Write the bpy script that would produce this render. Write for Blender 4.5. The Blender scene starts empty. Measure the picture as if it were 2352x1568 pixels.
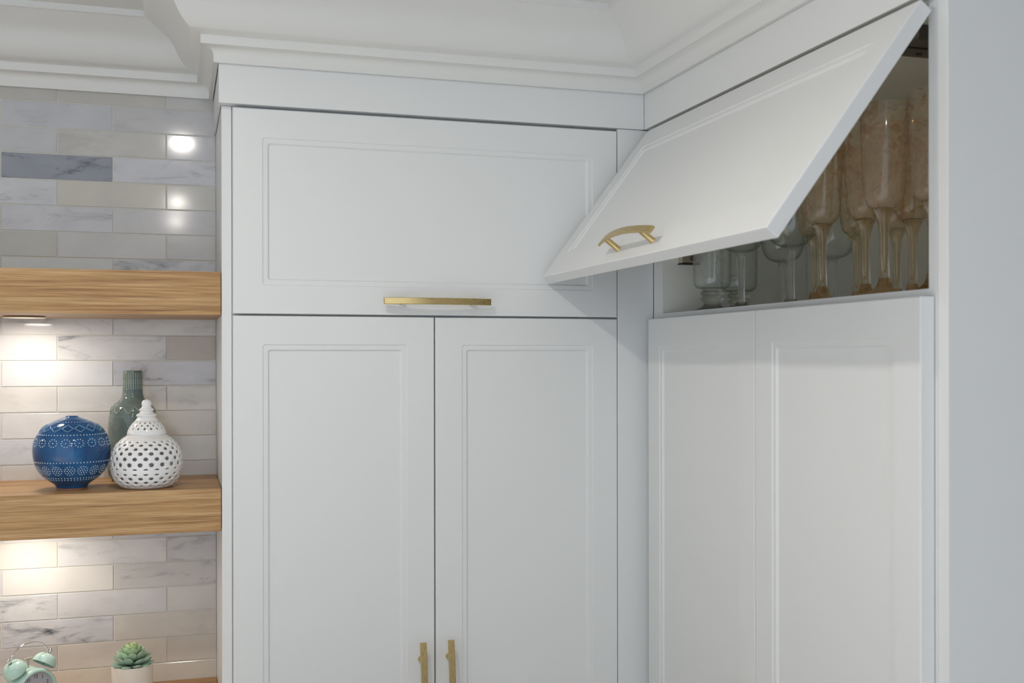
import bpy, bmesh, math, random
from math import sin, cos, pi, radians
from mathutils import Vector, Matrix

random.seed(7)
S = bpy.context.scene
COL = S.collection

# ------------------------------------------------------------------ camera
CAM_F, CAM_CY = 2529.28, 825.36
cam_data = bpy.data.cameras.new('camera')
cam_data.sensor_fit = 'HORIZONTAL'
cam_data.sensor_width = 36.0
cam_data.lens = CAM_F / 2352 * 36.0
cam_data.shift_y = (CAM_CY - 784) / 2352
cam_data.clip_start = 0.05
cam_data.dof.use_dof = True
cam_data.dof.focus_distance = 2.05
cam_data.dof.aperture_fstop = 6.3
cam = bpy.data.objects.new('camera', cam_data)
COL.objects.link(cam)
yaw, pitch, roll = 0.29679, -0.00091, -0.00154
F = Vector((sin(yaw) * cos(pitch), cos(yaw) * cos(pitch), sin(pitch)))
R = Vector((cos(yaw), -sin(yaw), 0))
U = R.cross(F)
R2 = cos(roll) * R + sin(roll) * U
U2 = -sin(roll) * R + cos(roll) * U
m = Matrix((R2, U2, -F)).transposed().to_4x4()
m.translation = Vector((-0.09374, -1.91972, 1.62306))
cam.matrix_world = m
S.camera = cam

# ------------------------------------------------------------------ world, exposure
S.view_settings.view_transform = 'Standard'
S.view_settings.look = 'None'
S.view_settings.gamma = 1.0
S.view_settings.use_curve_mapping = False
S.view_settings.exposure = 0.0
S.cycles.transparent_max_bounces = 48
S.cycles.max_bounces = 16
S.cycles.transmission_bounces = 16
W = bpy.data.worlds.new('daylight')
S.world = W
W.use_nodes = True
bg = W.node_tree.nodes['Background']
bg.inputs['Color'].default_value = (0.75, 0.86, 1.0, 1)
bg.inputs['Strength'].default_value = 1.5

POT_WARM = (1.0, 0.95, 0.87)
# ceiling downlights: x, y, lamp watts, lens radiance; last two are unseen lamps added for bounce
CEIL = 2.2436
DOWNLIGHTS = [(-0.075, -0.81, 3.3, 18.0, 180), (-0.085, -2.04, 3.0, 20.0, 180), (-0.09, -2.67, 3.0, 20.0, 180), (-1.10, -1.10, 8.0, 20.0, 100), (-1.10, -2.10, 7.0, 20.0, 100)]
PUCK_WATTS = 0.45


# ------------------------------------------------------------------ materials
def s2l(c):
    return tuple(((x / 255) / 12.92 if x / 255 <= 0.04045 else ((x / 255 + 0.055) / 1.055) ** 2.4) for x in c) + (1,)


def mat(name, color=(0.8, 0.8, 0.8), rough=0.4, metal=0.0, coat=0.0, spec=0.5, trans=0.0, ior=1.45):
    M = bpy.data.materials.new(name)
    M.use_nodes = True
    b = M.node_tree.nodes['Principled BSDF']
    b.inputs['Base Color'].default_value = tuple(color)[:3] + (1,)
    b.inputs['Roughness'].default_value = rough
    b.inputs['Metallic'].default_value = metal
    b.inputs['Coat Weight'].default_value = coat
    b.inputs['Coat Roughness'].default_value = 0.05
    b.inputs['Specular IOR Level'].default_value = spec
    b.inputs['Transmission Weight'].default_value = trans
    b.inputs['IOR'].default_value = ior
    return M


def nd(M, t, **kw):
    n = M.node_tree.nodes.new(t)
    for k, v in kw.items():
        if hasattr(n, k):
            setattr(n, k, v)
        else:
            n.inputs[k].default_value = v
    return n


def lk(M, a, b):
    M.node_tree.links.new(a, b)


def ramp(M, fac, stops):
    r = nd(M, 'ShaderNodeValToRGB')
    e = r.color_ramp.elements
    while len(e) < len(stops):
        e.new(0.5)
    for i, (p, c) in enumerate(stops):
        e[i].position = p
        e[i].color = tuple(c)[:3] + (1,)
    lk(M, fac, r.inputs['Fac'])
    return r


def bump(M, height, strength, dist):
    b = nd(M, 'ShaderNodeBump', Strength=strength, Distance=dist)
    lk(M, height, b.inputs['Height'])
    lk(M, b.outputs['Normal'], M.node_tree.nodes['Principled BSDF'].inputs['Normal'])


def painted(name, color, rough):
    M = mat(name, color, rough)
    tc = nd(M, 'ShaderNodeTexCoord')
    n = nd(M, 'ShaderNodeTexNoise', Scale=260.0, Detail=2.0)
    lk(M, tc.outputs['Object'], n.inputs['Vector'])
    bump(M, n.outputs['Fac'], 0.035, 0.0006)
    return M


WHITE = painted('white_lacquer', (0.80, 0.805, 0.80), 0.36)
TRIMW = painted('white_trim_paint', (0.80, 0.795, 0.77), 0.45)
INTER = painted('cabinet_interior_melamine', (0.88, 0.87, 0.79), 0.45)
CEILM = painted('ceiling_paint', (0.80, 0.79, 0.76), 0.7)
WALLM = painted('wall_paint', (0.78, 0.77, 0.74), 0.7)
WALLD = painted('low_bounce_wall_paint', (0.46, 0.45, 0.44), 0.7)  # kept darker than the other walls to cut bounce light on the right
FLOORM = mat('pale_stone_floor', (0.82, 0.79, 0.74), 0.45)
GROUT = mat('cream_grout', s2l((216, 212, 204)), 0.8)
BLACK = mat('black_plastic', (0.02, 0.02, 0.022), 0.4)
STEEL = mat('nickel_steel', (0.66, 0.61, 0.52), 0.35, 1.0)
GREYMETAL = mat('grey_mechanism', (0.16, 0.14, 0.12), 0.5, 0.6)
CHROME = mat('chrome', (0.75, 0.75, 0.77), 0.07, 1.0)


def brass():
    M = mat('brushed_brass', s2l((202, 178, 126)), 0.3, 1.0)
    tc = nd(M, 'ShaderNodeTexCoord')
    mp = nd(M, 'ShaderNodeMapping')
    mp.inputs['Scale'].default_value = (20, 900, 900)
    n = nd(M, 'ShaderNodeTexNoise', Scale=1.0, Detail=2.0)
    lk(M, tc.outputs['Object'], mp.inputs['Vector'])
    lk(M, mp.outputs['Vector'], n.inputs['Vector'])
    r = ramp(M, n.outputs['Fac'], [(0.3, (0.24, 0.24, 0.24)), (0.7, (0.42, 0.42, 0.42))])
    lk(M, r.outputs['Color'], M.node_tree.nodes['Principled BSDF'].inputs['Roughness'])
    return M


BRASS = brass()


def oak():
    M = mat('oak_veneer', (0.4, 0.27, 0.15), 0.42)
    b = M.node_tree.nodes['Principled BSDF']
    tc = nd(M, 'ShaderNodeTexCoord')
    oi = nd(M, 'ShaderNodeObjectInfo')
    ad = nd(M, 'ShaderNodeVectorMath', operation='ADD')
    mr = nd(M, 'ShaderNodeMath', operation='MULTIPLY')
    mr.inputs[1].default_value = 9.0
    lk(M, oi.outputs['Random'], mr.inputs[0])
    lk(M, tc.outputs['Object'], ad.inputs[0])
    lk(M, mr.outputs[0], ad.inputs[1])
    mp = nd(M, 'ShaderNodeMapping')
    mp.inputs['Scale'].default_value = (3.2, 70, 170)
    lk(M, ad.outputs[0], mp.inputs['Vector'])
    n1 = nd(M, 'ShaderNodeTexNoise', Scale=1.0, Detail=4.0, Roughness=0.6, Distortion=0.5)
    lk(M, mp.outputs['Vector'], n1.inputs['Vector'])
    mp2 = nd(M, 'ShaderNodeMapping')
    mp2.inputs['Scale'].default_value = (14, 220, 620)
    lk(M, ad.outputs[0], mp2.inputs['Vector'])
    n2 = nd(M, 'ShaderNodeTexNoise', Scale=1.0, Detail=2.0)
    lk(M, mp2.outputs['Vector'], n2.inputs['Vector'])
    r1 = ramp(M, n1.outputs['Fac'], [(0.30, s2l((146, 104, 62))), (0.48, s2l((188, 146, 96))), (0.66, s2l((206, 169, 122)))])
    r2 = ramp(M, n2.outputs['Fac'], [(0.36, (0.66, 0.62, 0.56)), (0.56, (1, 1, 1))])
    mx = nd(M, 'ShaderNodeMix', data_type='RGBA', blend_type='MULTIPLY')
    mx.inputs[0].default_value = 0.75
    lk(M, r1.outputs['Color'], mx.inputs[6])
    lk(M, r2.outputs['Color'], mx.inputs[7])
    lk(M, mx.outputs[2], b.inputs['Base Color'])
    bump(M, n2.outputs['Fac'], 0.15, 0.0006)
    return M


OAK = oak()


def marble():
    """tint comes from the colour of each tile, vein strength from its alpha"""
    M = mat('polished_marble', (0.7, 0.7, 0.7), 0.09, 0.0, 0.0)
    b = M.node_tree.nodes['Principled BSDF']
    oi = nd(M, 'ShaderNodeObjectInfo')
    tc = nd(M, 'ShaderNodeTexCoord')
    mul = nd(M, 'ShaderNodeMath', operation='MULTIPLY')
    mul.inputs[1].default_value = 37.0
    lk(M, oi.outputs['Random'], mul.inputs[0])
    ad = nd(M, 'ShaderNodeVectorMath', operation='ADD')
    lk(M, tc.outputs['Object'], ad.inputs[0])
    lk(M, mul.outputs[0], ad.inputs[1])
    mp = nd(M, 'ShaderNodeMapping')
    rot = nd(M, 'ShaderNodeMath', operation='MULTIPLY')
    rot.inputs[1].default_value = 2.2
    lk(M, oi.outputs['Random'], rot.inputs[0])
    cmb = nd(M, 'ShaderNodeCombineXYZ')
    lk(M, rot.outputs[0], cmb.inputs['Y'])
    lk(M, cmb.outputs[0], mp.inputs['Rotation'])
    mp.inputs['Scale'].default_value = (11, 11, 34)
    lk(M, ad.outputs[0], mp.inputs['Vector'])
    v = nd(M, 'ShaderNodeTexNoise', Scale=1.0, Detail=8.0, Roughness=0.68, Distortion=0.7)
    lk(M, mp.outputs['Vector'], v.inputs['Vector'])
    rv = ramp(M, v.outputs['Fac'], [(0.30, (1, 1, 1)), (0.41, (0.34, 0.34, 0.34)), (0.48, (0.06, 0.06, 0.06)), (0.60, (0, 0, 0))])
    ms = nd(M, 'ShaderNodeMath', operation='MULTIPLY')
    lk(M, rv.outputs['Color'], ms.inputs[0])
    va = nd(M, 'ShaderNodeMath', operation='MULTIPLY', use_clamp=True)
    va.inputs[1].default_value = 1.25
    lk(M, oi.outputs['Alpha'], va.inputs[0])
    lk(M, va.outputs[0], ms.inputs[1])
    cl = nd(M, 'ShaderNodeTexNoise', Scale=14.0, Detail=3.0)
    lk(M, ad.outputs[0], cl.inputs['Vector'])
    rc = ramp(M, cl.outputs['Fac'], [(0.3, (0.90, 0.90, 0.91)), (0.7, (1.0, 1.0, 1.0))])
    m1 = nd(M, 'ShaderNodeMix', data_type='RGBA', blend_type='MULTIPLY')
    m1.inputs[0].default_value = 1.0
    lk(M, oi.outputs['Color'], m1.inputs[6])
    lk(M, rc.outputs['Color'], m1.inputs[7])
    m2 = nd(M, 'ShaderNodeMix', data_type='RGBA')
    m2.inputs[7].default_value = s2l((78, 81, 88))
    lk(M, ms.outputs[0], m2.inputs[0])
    lk(M, m1.outputs[2], m2.inputs[6])
    lk(M, m2.outputs[2], b.inputs['Base Color'])
    return M


MARBLE = marble()


def glaze(name, c1, c2, scale=25.0):
    M = mat(name, c1, 0.09, 0, 0.0)
    b = M.node_tree.nodes['Principled BSDF']
    tc = nd(M, 'ShaderNodeTexCoord')
    n = nd(M, 'ShaderNodeTexNoise', Scale=scale, Detail=4.0)
    lk(M, tc.outputs['Object'], n.inputs['Vector'])
    r = ramp(M, n.outputs['Fac'], [(0.32, c1), (0.68, c2)])
    lk(M, r.outputs['Color'], b.inputs['Base Color'])
    return M


BLUEG = glaze('blue_glaze', s2l((24, 62, 110)), s2l((46, 100, 152)))
BLUEDOT = mat('pale_blue_slip', s2l((186, 206, 216)), 0.15)
BLUERIM = mat('blue_grey_slip', s2l((116, 150, 178)), 0.12)
GREENG = glaze('grey_green_glaze', s2l((84, 99, 98)), s2l((112, 124, 118)))
GREENDOT = mat('celadon_slip', s2l((156, 164, 150)), 0.15)
GREENDARK = mat('teal_slip', s2l((88, 116, 118)), 0.15)
CERAMW = mat('white_glaze', (0.84, 0.84, 0.84), 0.10, 0, 0.4)
CLAY = mat('bare_clay', s2l((168, 112, 88)), 0.8)
MINT = mat('mint_enamel', s2l((188, 218, 206)), 0.28)
DIAL = mat('grey_dial', s2l((176, 178, 188)), 0.4)
INK = mat('black_ink', (0.03, 0.03, 0.035), 0.6)
POT = mat('cream_ceramic', s2l((224, 212, 198)), 0.45)
SOIL = mat('bark_soil', s2l((92, 70, 54)), 0.95)


def leaf_mat():
    M = mat('succulent_leaf', s2l((120, 158, 120)), 0.5)
    b = M.node_tree.nodes['Principled BSDF']
    oi = nd(M, 'ShaderNodeObjectInfo')
    lk(M, oi.outputs['Color'], b.inputs['Base Color'])
    b.inputs['Subsurface Weight'].default_value = 0.1
    b.inputs['Subsurface Radius'].default_value = (0.004, 0.006, 0.002)
    return M


LEAF = leaf_mat()


def glow(name, col, strength):
    M = bpy.data.materials.new(name)
    M.use_nodes = True
    nt = M.node_tree
    nt.nodes.clear()
    o = nt.nodes.new('ShaderNodeOutputMaterial')
    e = nt.nodes.new('ShaderNodeEmission')
    e.inputs['Color'].default_value = tuple(col) + (1,)
    e.inputs['Strength'].default_value = strength
    nt.links.new(e.outputs[0], o.inputs['Surface'])
    return M


def thin_glass(name, tint, edge, frost=0.0, frost_col=(0.8, 0.7, 0.55), dark=None, scale=60.0):
    """blown glass wall: clear tint + mirror sheen + (etched) frosted share"""
    M = bpy.data.materials.new(name)
    M.use_nodes = True
    nt = M.node_tree
    nt.nodes.clear()
    o = nt.nodes.new('ShaderNodeOutputMaterial')
    t = nt.nodes.new('ShaderNodeBsdfTransparent')
    t.inputs['Color'].default_value = tuple(tint) + (1,)
    g = nt.nodes.new('ShaderNodeBsdfGlossy')
    g.inputs['Roughness'].default_value = 0.03
    lw = nt.nodes.new('ShaderNodeLayerWeight')
    lw.inputs['Blend'].default_value = 0.5
    pw = nt.nodes.new('ShaderNodeMath')
    pw.operation = 'POWER'
    pw.inputs[1].default_value = 4.0
    nt.links.new(lw.outputs['Facing'], pw.inputs[0])
    fr = nt.nodes.new('ShaderNodeMath')
    fr.operation = 'MULTIPLY_ADD'
    fr.inputs[1].default_value = 0.40
    fr.inputs[2].default_value = 0.045
    nt.links.new(pw.outputs[0], fr.inputs[0])
    # seen edge-on the wall is thicker, so its tint deepens
    p3 = nt.nodes.new('ShaderNodeMath')
    p3.operation = 'POWER'
    p3.inputs[1].default_value = 3.0
    nt.links.new(lw.outputs['Facing'], p3.inputs[0])
    tm = nt.nodes.new('ShaderNodeMix')
    tm.data_type = 'RGBA'
    tm.inputs[6].default_value = tuple(tint) + (1,)
    tm.inputs[7].default_value = tuple(edge) + (1,)
    nt.links.new(p3.outputs[0], tm.inputs[0])
    nt.links.new(tm.outputs[2], t.inputs['Color'])
    base = t
    if frost > 0:
        d = nt.nodes.new('ShaderNodeBsdfTranslucent')
        d2 = nt.nodes.new('ShaderNodeBsdfDiffuse')
        d2.inputs['Color'].default_value = tuple(frost_col) + (1,)
        d.inputs['Color'].default_value = tuple(frost_col) + (1,)
        dm = nt.nodes.new('ShaderNodeMixShader')
        nt.links.new(d.outputs[0], dm.inputs[1])
        nt.links.new(d2.outputs[0], dm.inputs[2])
        tc = nt.nodes.new('ShaderNodeTexCoord')
        n = nt.nodes.new('ShaderNodeTexNoise')
        n.inputs['Scale'].default_value = scale
        n.inputs['Detail'].default_value = 3.0
        n.inputs['Distortion'].default_value = 2.4
        nt.links.new(tc.outputs['Object'], n.inputs['Vector'])
        rr = nt.nodes.new('ShaderNodeValToRGB')
        rr.color_ramp.elements[0].position = 0.42
        rr.color_ramp.elements[0].color = (frost * 0.70,) * 3 + (1,)
        rr.color_ramp.elements[1].position = 0.56
        rr.color_ramp.elements[1].color = (frost,) * 3 + (1,)
        nt.links.new(n.outputs['Fac'], rr.inputs['Fac'])
        mx = nt.nodes.new('ShaderNodeMixShader')
        nt.links.new(rr.outputs['Color'], mx.inputs[0])
        nt.links.new(t.outputs[0], mx.inputs[1])
        nt.links.new(dm.outputs[0], mx.inputs[2])
        if dark is not None:
            n2 = nt.nodes.new('ShaderNodeTexNoise')
            n2.inputs['Scale'].default_value = scale * 0.8
            n2.inputs['Detail'].default_value = 2.0
            n2.inputs['Distortion'].default_value = 3.0
            ad = nt.nodes.new('ShaderNodeVectorMath')
            ad.inputs[1].default_value = (3, 7, 1)
            nt.links.new(tc.outputs['Object'], ad.inputs[0])
            nt.links.new(ad.outputs[0], n2.inputs['Vector'])
            r2 = nt.nodes.new('ShaderNodeValToRGB')
            r2.color_ramp.elements[0].position = 0.57
            r2.color_ramp.elements[0].color = tuple(tint) + (1,)
            r2.color_ramp.elements[1].position = 0.66
            r2.color_ramp.elements[1].color = tuple(dark) + (1,)
            nt.links.new(n2.outputs['Fac'], r2.inputs['Fac'])
            nt.links.new(r2.outputs['Color'], tm.inputs[6])
        base = mx
    m2 = nt.nodes.new('ShaderNodeMixShader')
    nt.links.new(fr.outputs[0], m2.inputs[0])
    nt.links.new(base.outputs[0], m2.inputs[1])
    nt.links.new(g.outputs[0], m2.inputs[2])
    nt.links.new(m2.outputs[0], o.inputs['Surface'])
    return M


AMBER_BOWL = thin_glass('amber_etched_glass', (0.97, 0.91, 0.80), (0.52, 0.33, 0.15), 0.27, (0.95, 0.84, 0.68), (0.84, 0.56, 0.30), 32.0)
CLEAR_BOWL = thin_glass('clear_blown_glass', (0.985, 0.99, 0.985), (0.66, 0.70, 0.66))
ETCH_BOWL = thin_glass('clear_etched_glass', (0.98, 0.985, 0.98), (0.62, 0.67, 0.62), 0.10, (0.85, 0.88, 0.86))


def solid_glass(name, tint, share):
    """thick glass: part of the light bends, part passes straight through to lighten the shade behind"""
    M = mat(name, tint, 0.02, trans=1.0, ior=1.45)
    nt = M.node_tree
    o = [n for n in nt.nodes if n.type == 'OUTPUT_MATERIAL'][0]
    b = nt.nodes['Principled BSDF']
    t = nt.nodes.new('ShaderNodeBsdfTransparent')
    t.inputs['Color'].default_value = tuple(tint) + (1,)
    mx = nt.nodes.new('ShaderNodeMixShader')
    mx.inputs[0].default_value = share
    nt.links.new(b.outputs[0], mx.inputs[1])
    nt.links.new(t.outputs[0], mx.inputs[2])
    nt.links.new(mx.outputs[0], o.inputs['Surface'])
    return M


AMBER_SOLID = solid_glass('amber_solid_glass', (0.99, 0.93, 0.82), 0.40)
AMBER_FOOT = solid_glass('amber_foot_glass', (0.95, 0.78, 0.57), 0.5)
CLEAR_SOLID = solid_glass('clear_solid_glass', (0.98, 0.99, 0.98), 0.45)


# ------------------------------------------------------------------ mesh helpers
def link(name, me, material=None, parent=None, loc=None, rot=None, smooth=None):
    if material is not None and not me.materials:
        me.materials.append(material)
    o = bpy.data.objects.new(name, me)
    COL.objects.link(o)
    if parent is not None:
        o.parent = parent
    if loc is not None:
        o.location = loc
    if rot is not None:
        o.rotation_euler = rot
    if smooth is not None:
        for p in me.polygons:
            p.use_smooth = True
        if smooth < 180:
            me.set_sharp_from_angle(angle=radians(smooth))
    return o


def bmobj(name, bm, material=None, parent=None, loc=None, rot=None, smooth=None):
    bmesh.ops.recalc_face_normals(bm, faces=bm.faces)
    me = bpy.data.meshes.new(name)
    bm.to_mesh(me)
    bm.free()
    return link(name, me, material, parent, loc, rot, smooth)


def bbox(bm, x0, x1, y0, y1, z0, z1, bev=0.0, seg=2):
    g = bmesh.ops.create_cube(bm, size=1.0)
    vs = g['verts']
    for v in vs:
        v.co = Vector(((x0 + x1) / 2 + v.co.x * (x1 - x0), (y0 + y1) / 2 + v.co.y * (y1 - y0), (z0 + z1) / 2 + v.co.z * (z1 - z0)))
    if bev > 0:
        es = list({e for v in vs for e in v.link_edges})
        bmesh.ops.bevel(bm, geom=es, offset=bev, segments=seg, profile=0.5, affect='EDGES', clamp_overlap=True)


def box(name, x0, x1, y0, y1, z0, z1, material, parent=None, bev=0.0, loc=None):
    """box in parent space; with loc given the mesh is stored around loc"""
    bm = bmesh.new()
    o = Vector(loc) if loc is not None else Vector((0, 0, 0))
    bbox(bm, x0 - o.x, x1 - o.x, y0 - o.y, y1 - o.y, z0 - o.z, z1 - o.z, bev)
    return bmobj(name, bm, material, parent, loc)


def ring_bm(bm, pts_list, close_u=True):
    """list of rings (equal length) of Vector -> quads between them; returns rings of verts"""
    rings = [[bm.verts.new(p) for p in ring] for ring in pts_list]
    n = len(rings[0])
    for a, b in zip(rings[:-1], rings[1:]):
        for i in range(n if close_u else n - 1):
            j = (i + 1) % n
            bm.faces.new((a[i], a[j], b[j], b[i]))
    return rings


def lathe_bm(bm, prof, seg=48, cap0=False, cap1=False, c=(0, 0, 0)):
    c = Vector(c)
    rings = ring_bm(bm, [[c + Vector((max(r, 1e-5) * cos(2 * pi * i / seg), max(r, 1e-5) * sin(2 * pi * i / seg), z)) for i in range(seg)] for r, z in prof])
    if cap0:
        bm.faces.new(rings[0][::-1])
    if cap1:
        bm.faces.new(rings[-1])
    return rings


def lathe(name, prof, material, parent=None, seg=48, cap0=False, cap1=False, loc=None, smooth=40):
    bm = bmesh.new()
    lathe_bm(bm, prof, seg, cap0, cap1)
    bmesh.ops.remove_doubles(bm, verts=bm.verts, dist=2e-5)
    return bmobj(name, bm, material, parent, loc, None, smooth)


def tube_bm(bm, pts, rad, seg=10, caps=True):
    pts = [Vector(p) for p in pts]
    rings = []
    up = None
    for i, p in enumerate(pts):
        t = (pts[min(i + 1, len(pts) - 1)] - pts[max(i - 1, 0)]).normalized()
        if up is None:
            up = Vector((0, 0, 1)) if abs(t.z) < 0.9 else Vector((1, 0, 0))
        a = t.cross(up).normalized()
        up = a.cross(t).normalized()
        r = rad[i] if isinstance(rad, (list, tuple)) else rad
        rings.append([p + r * (cos(2 * pi * k / seg) * a + sin(2 * pi * k / seg) * up) for k in range(seg)])
    rv = ring_bm(bm, rings)
    if caps:
        bm.faces.new(rv[0][::-1])
        bm.faces.new(rv[-1])


def catmull(pts, n=6):
    """smooth a (r, z) profile"""
    out = []
    P = [pts[0]] + list(pts) + [pts[-1]]
    for i in range(1, len(P) - 2):
        p0, p1, p2, p3 = P[i - 1], P[i], P[i + 1], P[i + 2]
        for k in range(n):
            t = k / n
            out.append(tuple(0.5 * ((2 * p1[a]) + (-p0[a] + p2[a]) * t + (2 * p0[a] - 5 * p1[a] + 4 * p2[a] - p3[a]) * t * t + (-p0[a] + 3 * p1[a] - 3 * p2[a] + p3[a]) * t ** 3) for a in (0, 1)))
    out.append(tuple(pts[-1]))
    return out


def empty(name, loc, label, cat, group=None, rot=None):
    o = bpy.data.objects.new(name, None)
    o.empty_display_size = 0.05
    COL.objects.link(o)
    o.location = loc
    if rot:
        o.rotation_euler = rot
    o['label'] = label
    o['category'] = cat
    if group:
        o['group'] = group
    return o


def copy_tree(o, parent=None):
    c = o.copy()
    COL.objects.link(c)
    if parent is not None:
        c.parent = parent
    for ch in o.children:
        copy_tree(ch, c)
    return c


def struct(o):
    o['kind'] = 'structure'
    return o


# ------------------------------------------------------------------ room shell
WALL_Y = 0.270          # face of the tiles
GX = -0.018             # outer face of the tall cabinet's side panel
XF = 0.7537             # face of the right-hand cabinet run

struct(box('floor', -2.3, 1.25, -3.3, 0.40, -0.02, 0.0, FLOORM))
struct(box('ceiling', -2.3, 1.25, -3.3, 0.40, CEIL, CEIL + 0.03, CEILM))
struct(box('wall_left', -2.33, -2.30, -2.2, 0.40, 0, CEIL, WALLM))
struct(box('wall_right', 1.12, 1.25, -3.3, 0.28, 0, CEIL, WALLD))
struct(box('light_block_wall', 0.35, 1.12, -3.3, -3.2, 0, CEIL, WALLD))  # unseen wall piece added to hold light off the end panel
wall_back = struct(box('wall_back', -2.3, 1.12, 0.2715, 0.34, 0, CEIL, GROUT))

# marble tiles, each a piece of the wall
PITCH_Z, PITCH_X, JOINT = 0.0477, 0.1924, 0.0022
TINTS = [(222, 220, 216), (214, 214, 216), (224, 222, 220), (210, 206, 200), (216, 212, 208), (206, 206, 210)]
SPECIAL = {  # (row, tile index counted from the tall cabinet): tint, vein strength
    (0, 1): ((199, 200, 204), 0.15), (0, 0): ((200, 199, 200), 0.2), (-1, 0): ((202, 201, 198), 0.05), (-1, 1): ((198, 195, 189), 0.0), (-1, 2): ((198, 195, 189), 0.0),
    (1, 0): ((202, 202, 205), 0.1), (1, 1): ((202, 200, 196), 0.15), (1, 2): ((200, 200, 202), 0.12),
    (2, 0): ((210, 210, 215), 0.5), (2, 1): ((156, 160, 170), 0.75),
    (3, 0): ((206, 204, 198), 0.08), (3, 1): ((210, 206, 196), 0.0), (3, 2): ((212, 213, 216), 0.7),
    (4, 0): ((208, 206, 206), 0.1), (4, 1): ((212, 212, 215), 0.5), (5, 0): ((205, 203, 201), 0.2), (5, 1): ((208, 207, 205), 0.05), (5, 2): ((198, 196, 188), 0.1),
    (6, 0): ((206, 206, 210), 0.6), (6, 1): ((208, 210, 208), 0.05),
    (8, 0): ((218, 214, 210), 0.2), (8, 1): ((222, 218, 214), 0.6),
    (9, 0): ((192, 180, 168), 0.12), (9, 1): ((218, 215, 212), 0.6), (9, 2): ((224, 222, 218), 0.05),
    (10, 0): ((206, 204, 206), 0.85), (10, 1): ((226, 224, 222), 0.05), (11, 0): ((220, 214, 206), 0.25), (11, 1): ((222, 218, 212), 0.2), (11, 2): ((222, 218, 210), 0.25),
    (12, 0): ((216, 210, 202), 0.08), (12, 1): ((222, 218, 214), 0.12), (17, 0): ((208, 204, 202), 0.45), (17, 1): ((220, 217, 214), 0.3), (17, 2): ((226, 220, 208), 0.05),
    (18, 0): ((206, 202, 198), 0.5), (18, 1): ((226, 222, 214), 0.0), (19, 0): ((210, 206, 202), 0.05), (19, 1): ((216, 213, 212), 0.2), (19, 2): ((218, 216, 214), 0.8),
    (20, 0): ((212, 206, 198), 0.2), (20, 1): ((214, 212, 214), 0.8), (21, 0): ((208, 200, 190), 0.05), (21, 1): ((214, 206, 196), 0.08), (21, 2): ((204, 198, 194), 0.15),
    (22, 0): ((214, 206, 194), 0.05), (22, 1): ((216, 206, 190), 0.12),
}


def tile_mesh(w, h):
    c = 0.0005
    bm = bmesh.new()
    hw, hh = w / 2, h / 2
    rings = ring_bm(bm, [[Vector(p) for p in ((-hw, 0.0015, -hh), (hw, 0.0015, -hh), (hw, 0.0015, hh), (-hw, 0.0015, hh))],
                         [Vector(p) for p in ((-hw, c * .6, -hh), (hw, c * .6, -hh), (hw, c * .6, hh), (-hw, c * .6, hh))],
                         [Vector(p) for p in ((-hw + c, 0, -hh + c), (hw - c, 0, -hh + c), (hw - c, 0, hh - c), (-hw + c, 0, hh - c))]])
    bm.faces.new(rings[-1])
    bmesh.ops.recalc_face_normals(bm, faces=bm.faces)
    me = bpy.data.meshes.new('tile')
    bm.to_mesh(me)
    bm.free()
    me.materials.append(MARBLE)
    return me


TILE_CACHE = {}
for k in range(-1, 25):
    ztop = 2.0970 - PITCH_Z * k - JOINT / 2
    zbot = ztop - PITCH_Z + JOINT
    if k == -1:
        ztop = 2.1215
    x_right = GX - 0.001
    j = -0.1092 if k % 2 else -0.2047
    i = 0
    while x_right > -1.0:
        x_left = j - PITCH_X * i
        a, b_ = x_left + JOINT / 2, (x_right if i == 0 else x_right - JOINT / 2)
        key = (round(b_ - a, 4), round(ztop - zbot, 4))
        if key not in TILE_CACHE:
            TILE_CACHE[key] = tile_mesh(*key)
        o = bpy.data.objects.new('tile', TILE_CACHE[key])
        COL.objects.link(o)
        o.parent = wall_back
        o.location = ((a + b_) / 2, WALL_Y + random.uniform(0, 0.0003), (ztop + zbot) / 2)
        t, v = SPECIAL.get((k, i), (random.choice(TINTS), random.choice((0.0, 0.05, 0.1, 0.25, 0.5))))
        o.color = s2l(t)[:3] + (v,)
        x_right = x_left
        i += 1

# crown moulding: one profile swept along wall, cabinet side, cabinet front and right run
CROWN = [(0.0008, 2.1260), (0.0008, 2.1200), (0.0086, 2.1195), (0.0084, 2.1300), (0.0094, 2.1352), (0.0125, 2.1398), (0.0175, 2.1428), (0.0240, 2.1440),
         (0.0296, 2.1442), (0.0300, 2.1452), (0.0300, 2.1580), (0.0312, 2.1590), (0.0375, 2.1601), (0.0445, 2.1630), (0.0495, 2.1660), (0.0540, 2.1700), (0.0590, 2.1755), (0.0630, 2.1812), (0.0670, 2.1880), (0.0705, 2.1948),
         (0.0745, 2.2015), (0.0800, 2.2080), (0.0885, 2.2140), (0.0980, 2.2200), (0.1080, 2.2262), (0.1170, 2.2310), (0.1190, 2.2320), (0.1225, 2.2326),
         (0.1225, CEIL + 0.0005)]
FX, FY = -0.0231, -0.0039
bm = bmesh.new()
rows = []
for d, z in CROWN:
    rows.append([bm.verts.new(p) for p in ((-2.3, WALL_Y - d, z), (FX - d, WALL_Y - d, z), (FX - d, FY - d, z), (XF - d, FY - d, z), (XF - d, -0.833 - d, z), (1.12, -0.833 - d, z))])
for a, b_ in zip(rows[:-1], rows[1:]):
    for i in range(5):
        bm.faces.new((a[i], a[i + 1], b_[i + 1], b_[i]))
crown = struct(bmobj('trim_1', bm, TRIMW, None, None, None, 35))
# unseen lid added behind the crown so no light leaks over the cabinets
struct(box('light_lid_2', -0.0225, 0.77, 0.020, 0.2705, 2.1235, 2.1320, TRIMW))
struct(box('light_lid_3', 0.7740, 1.119, -0.8325, 0.2705, 2.1240, 2.1320, TRIMW))


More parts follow.
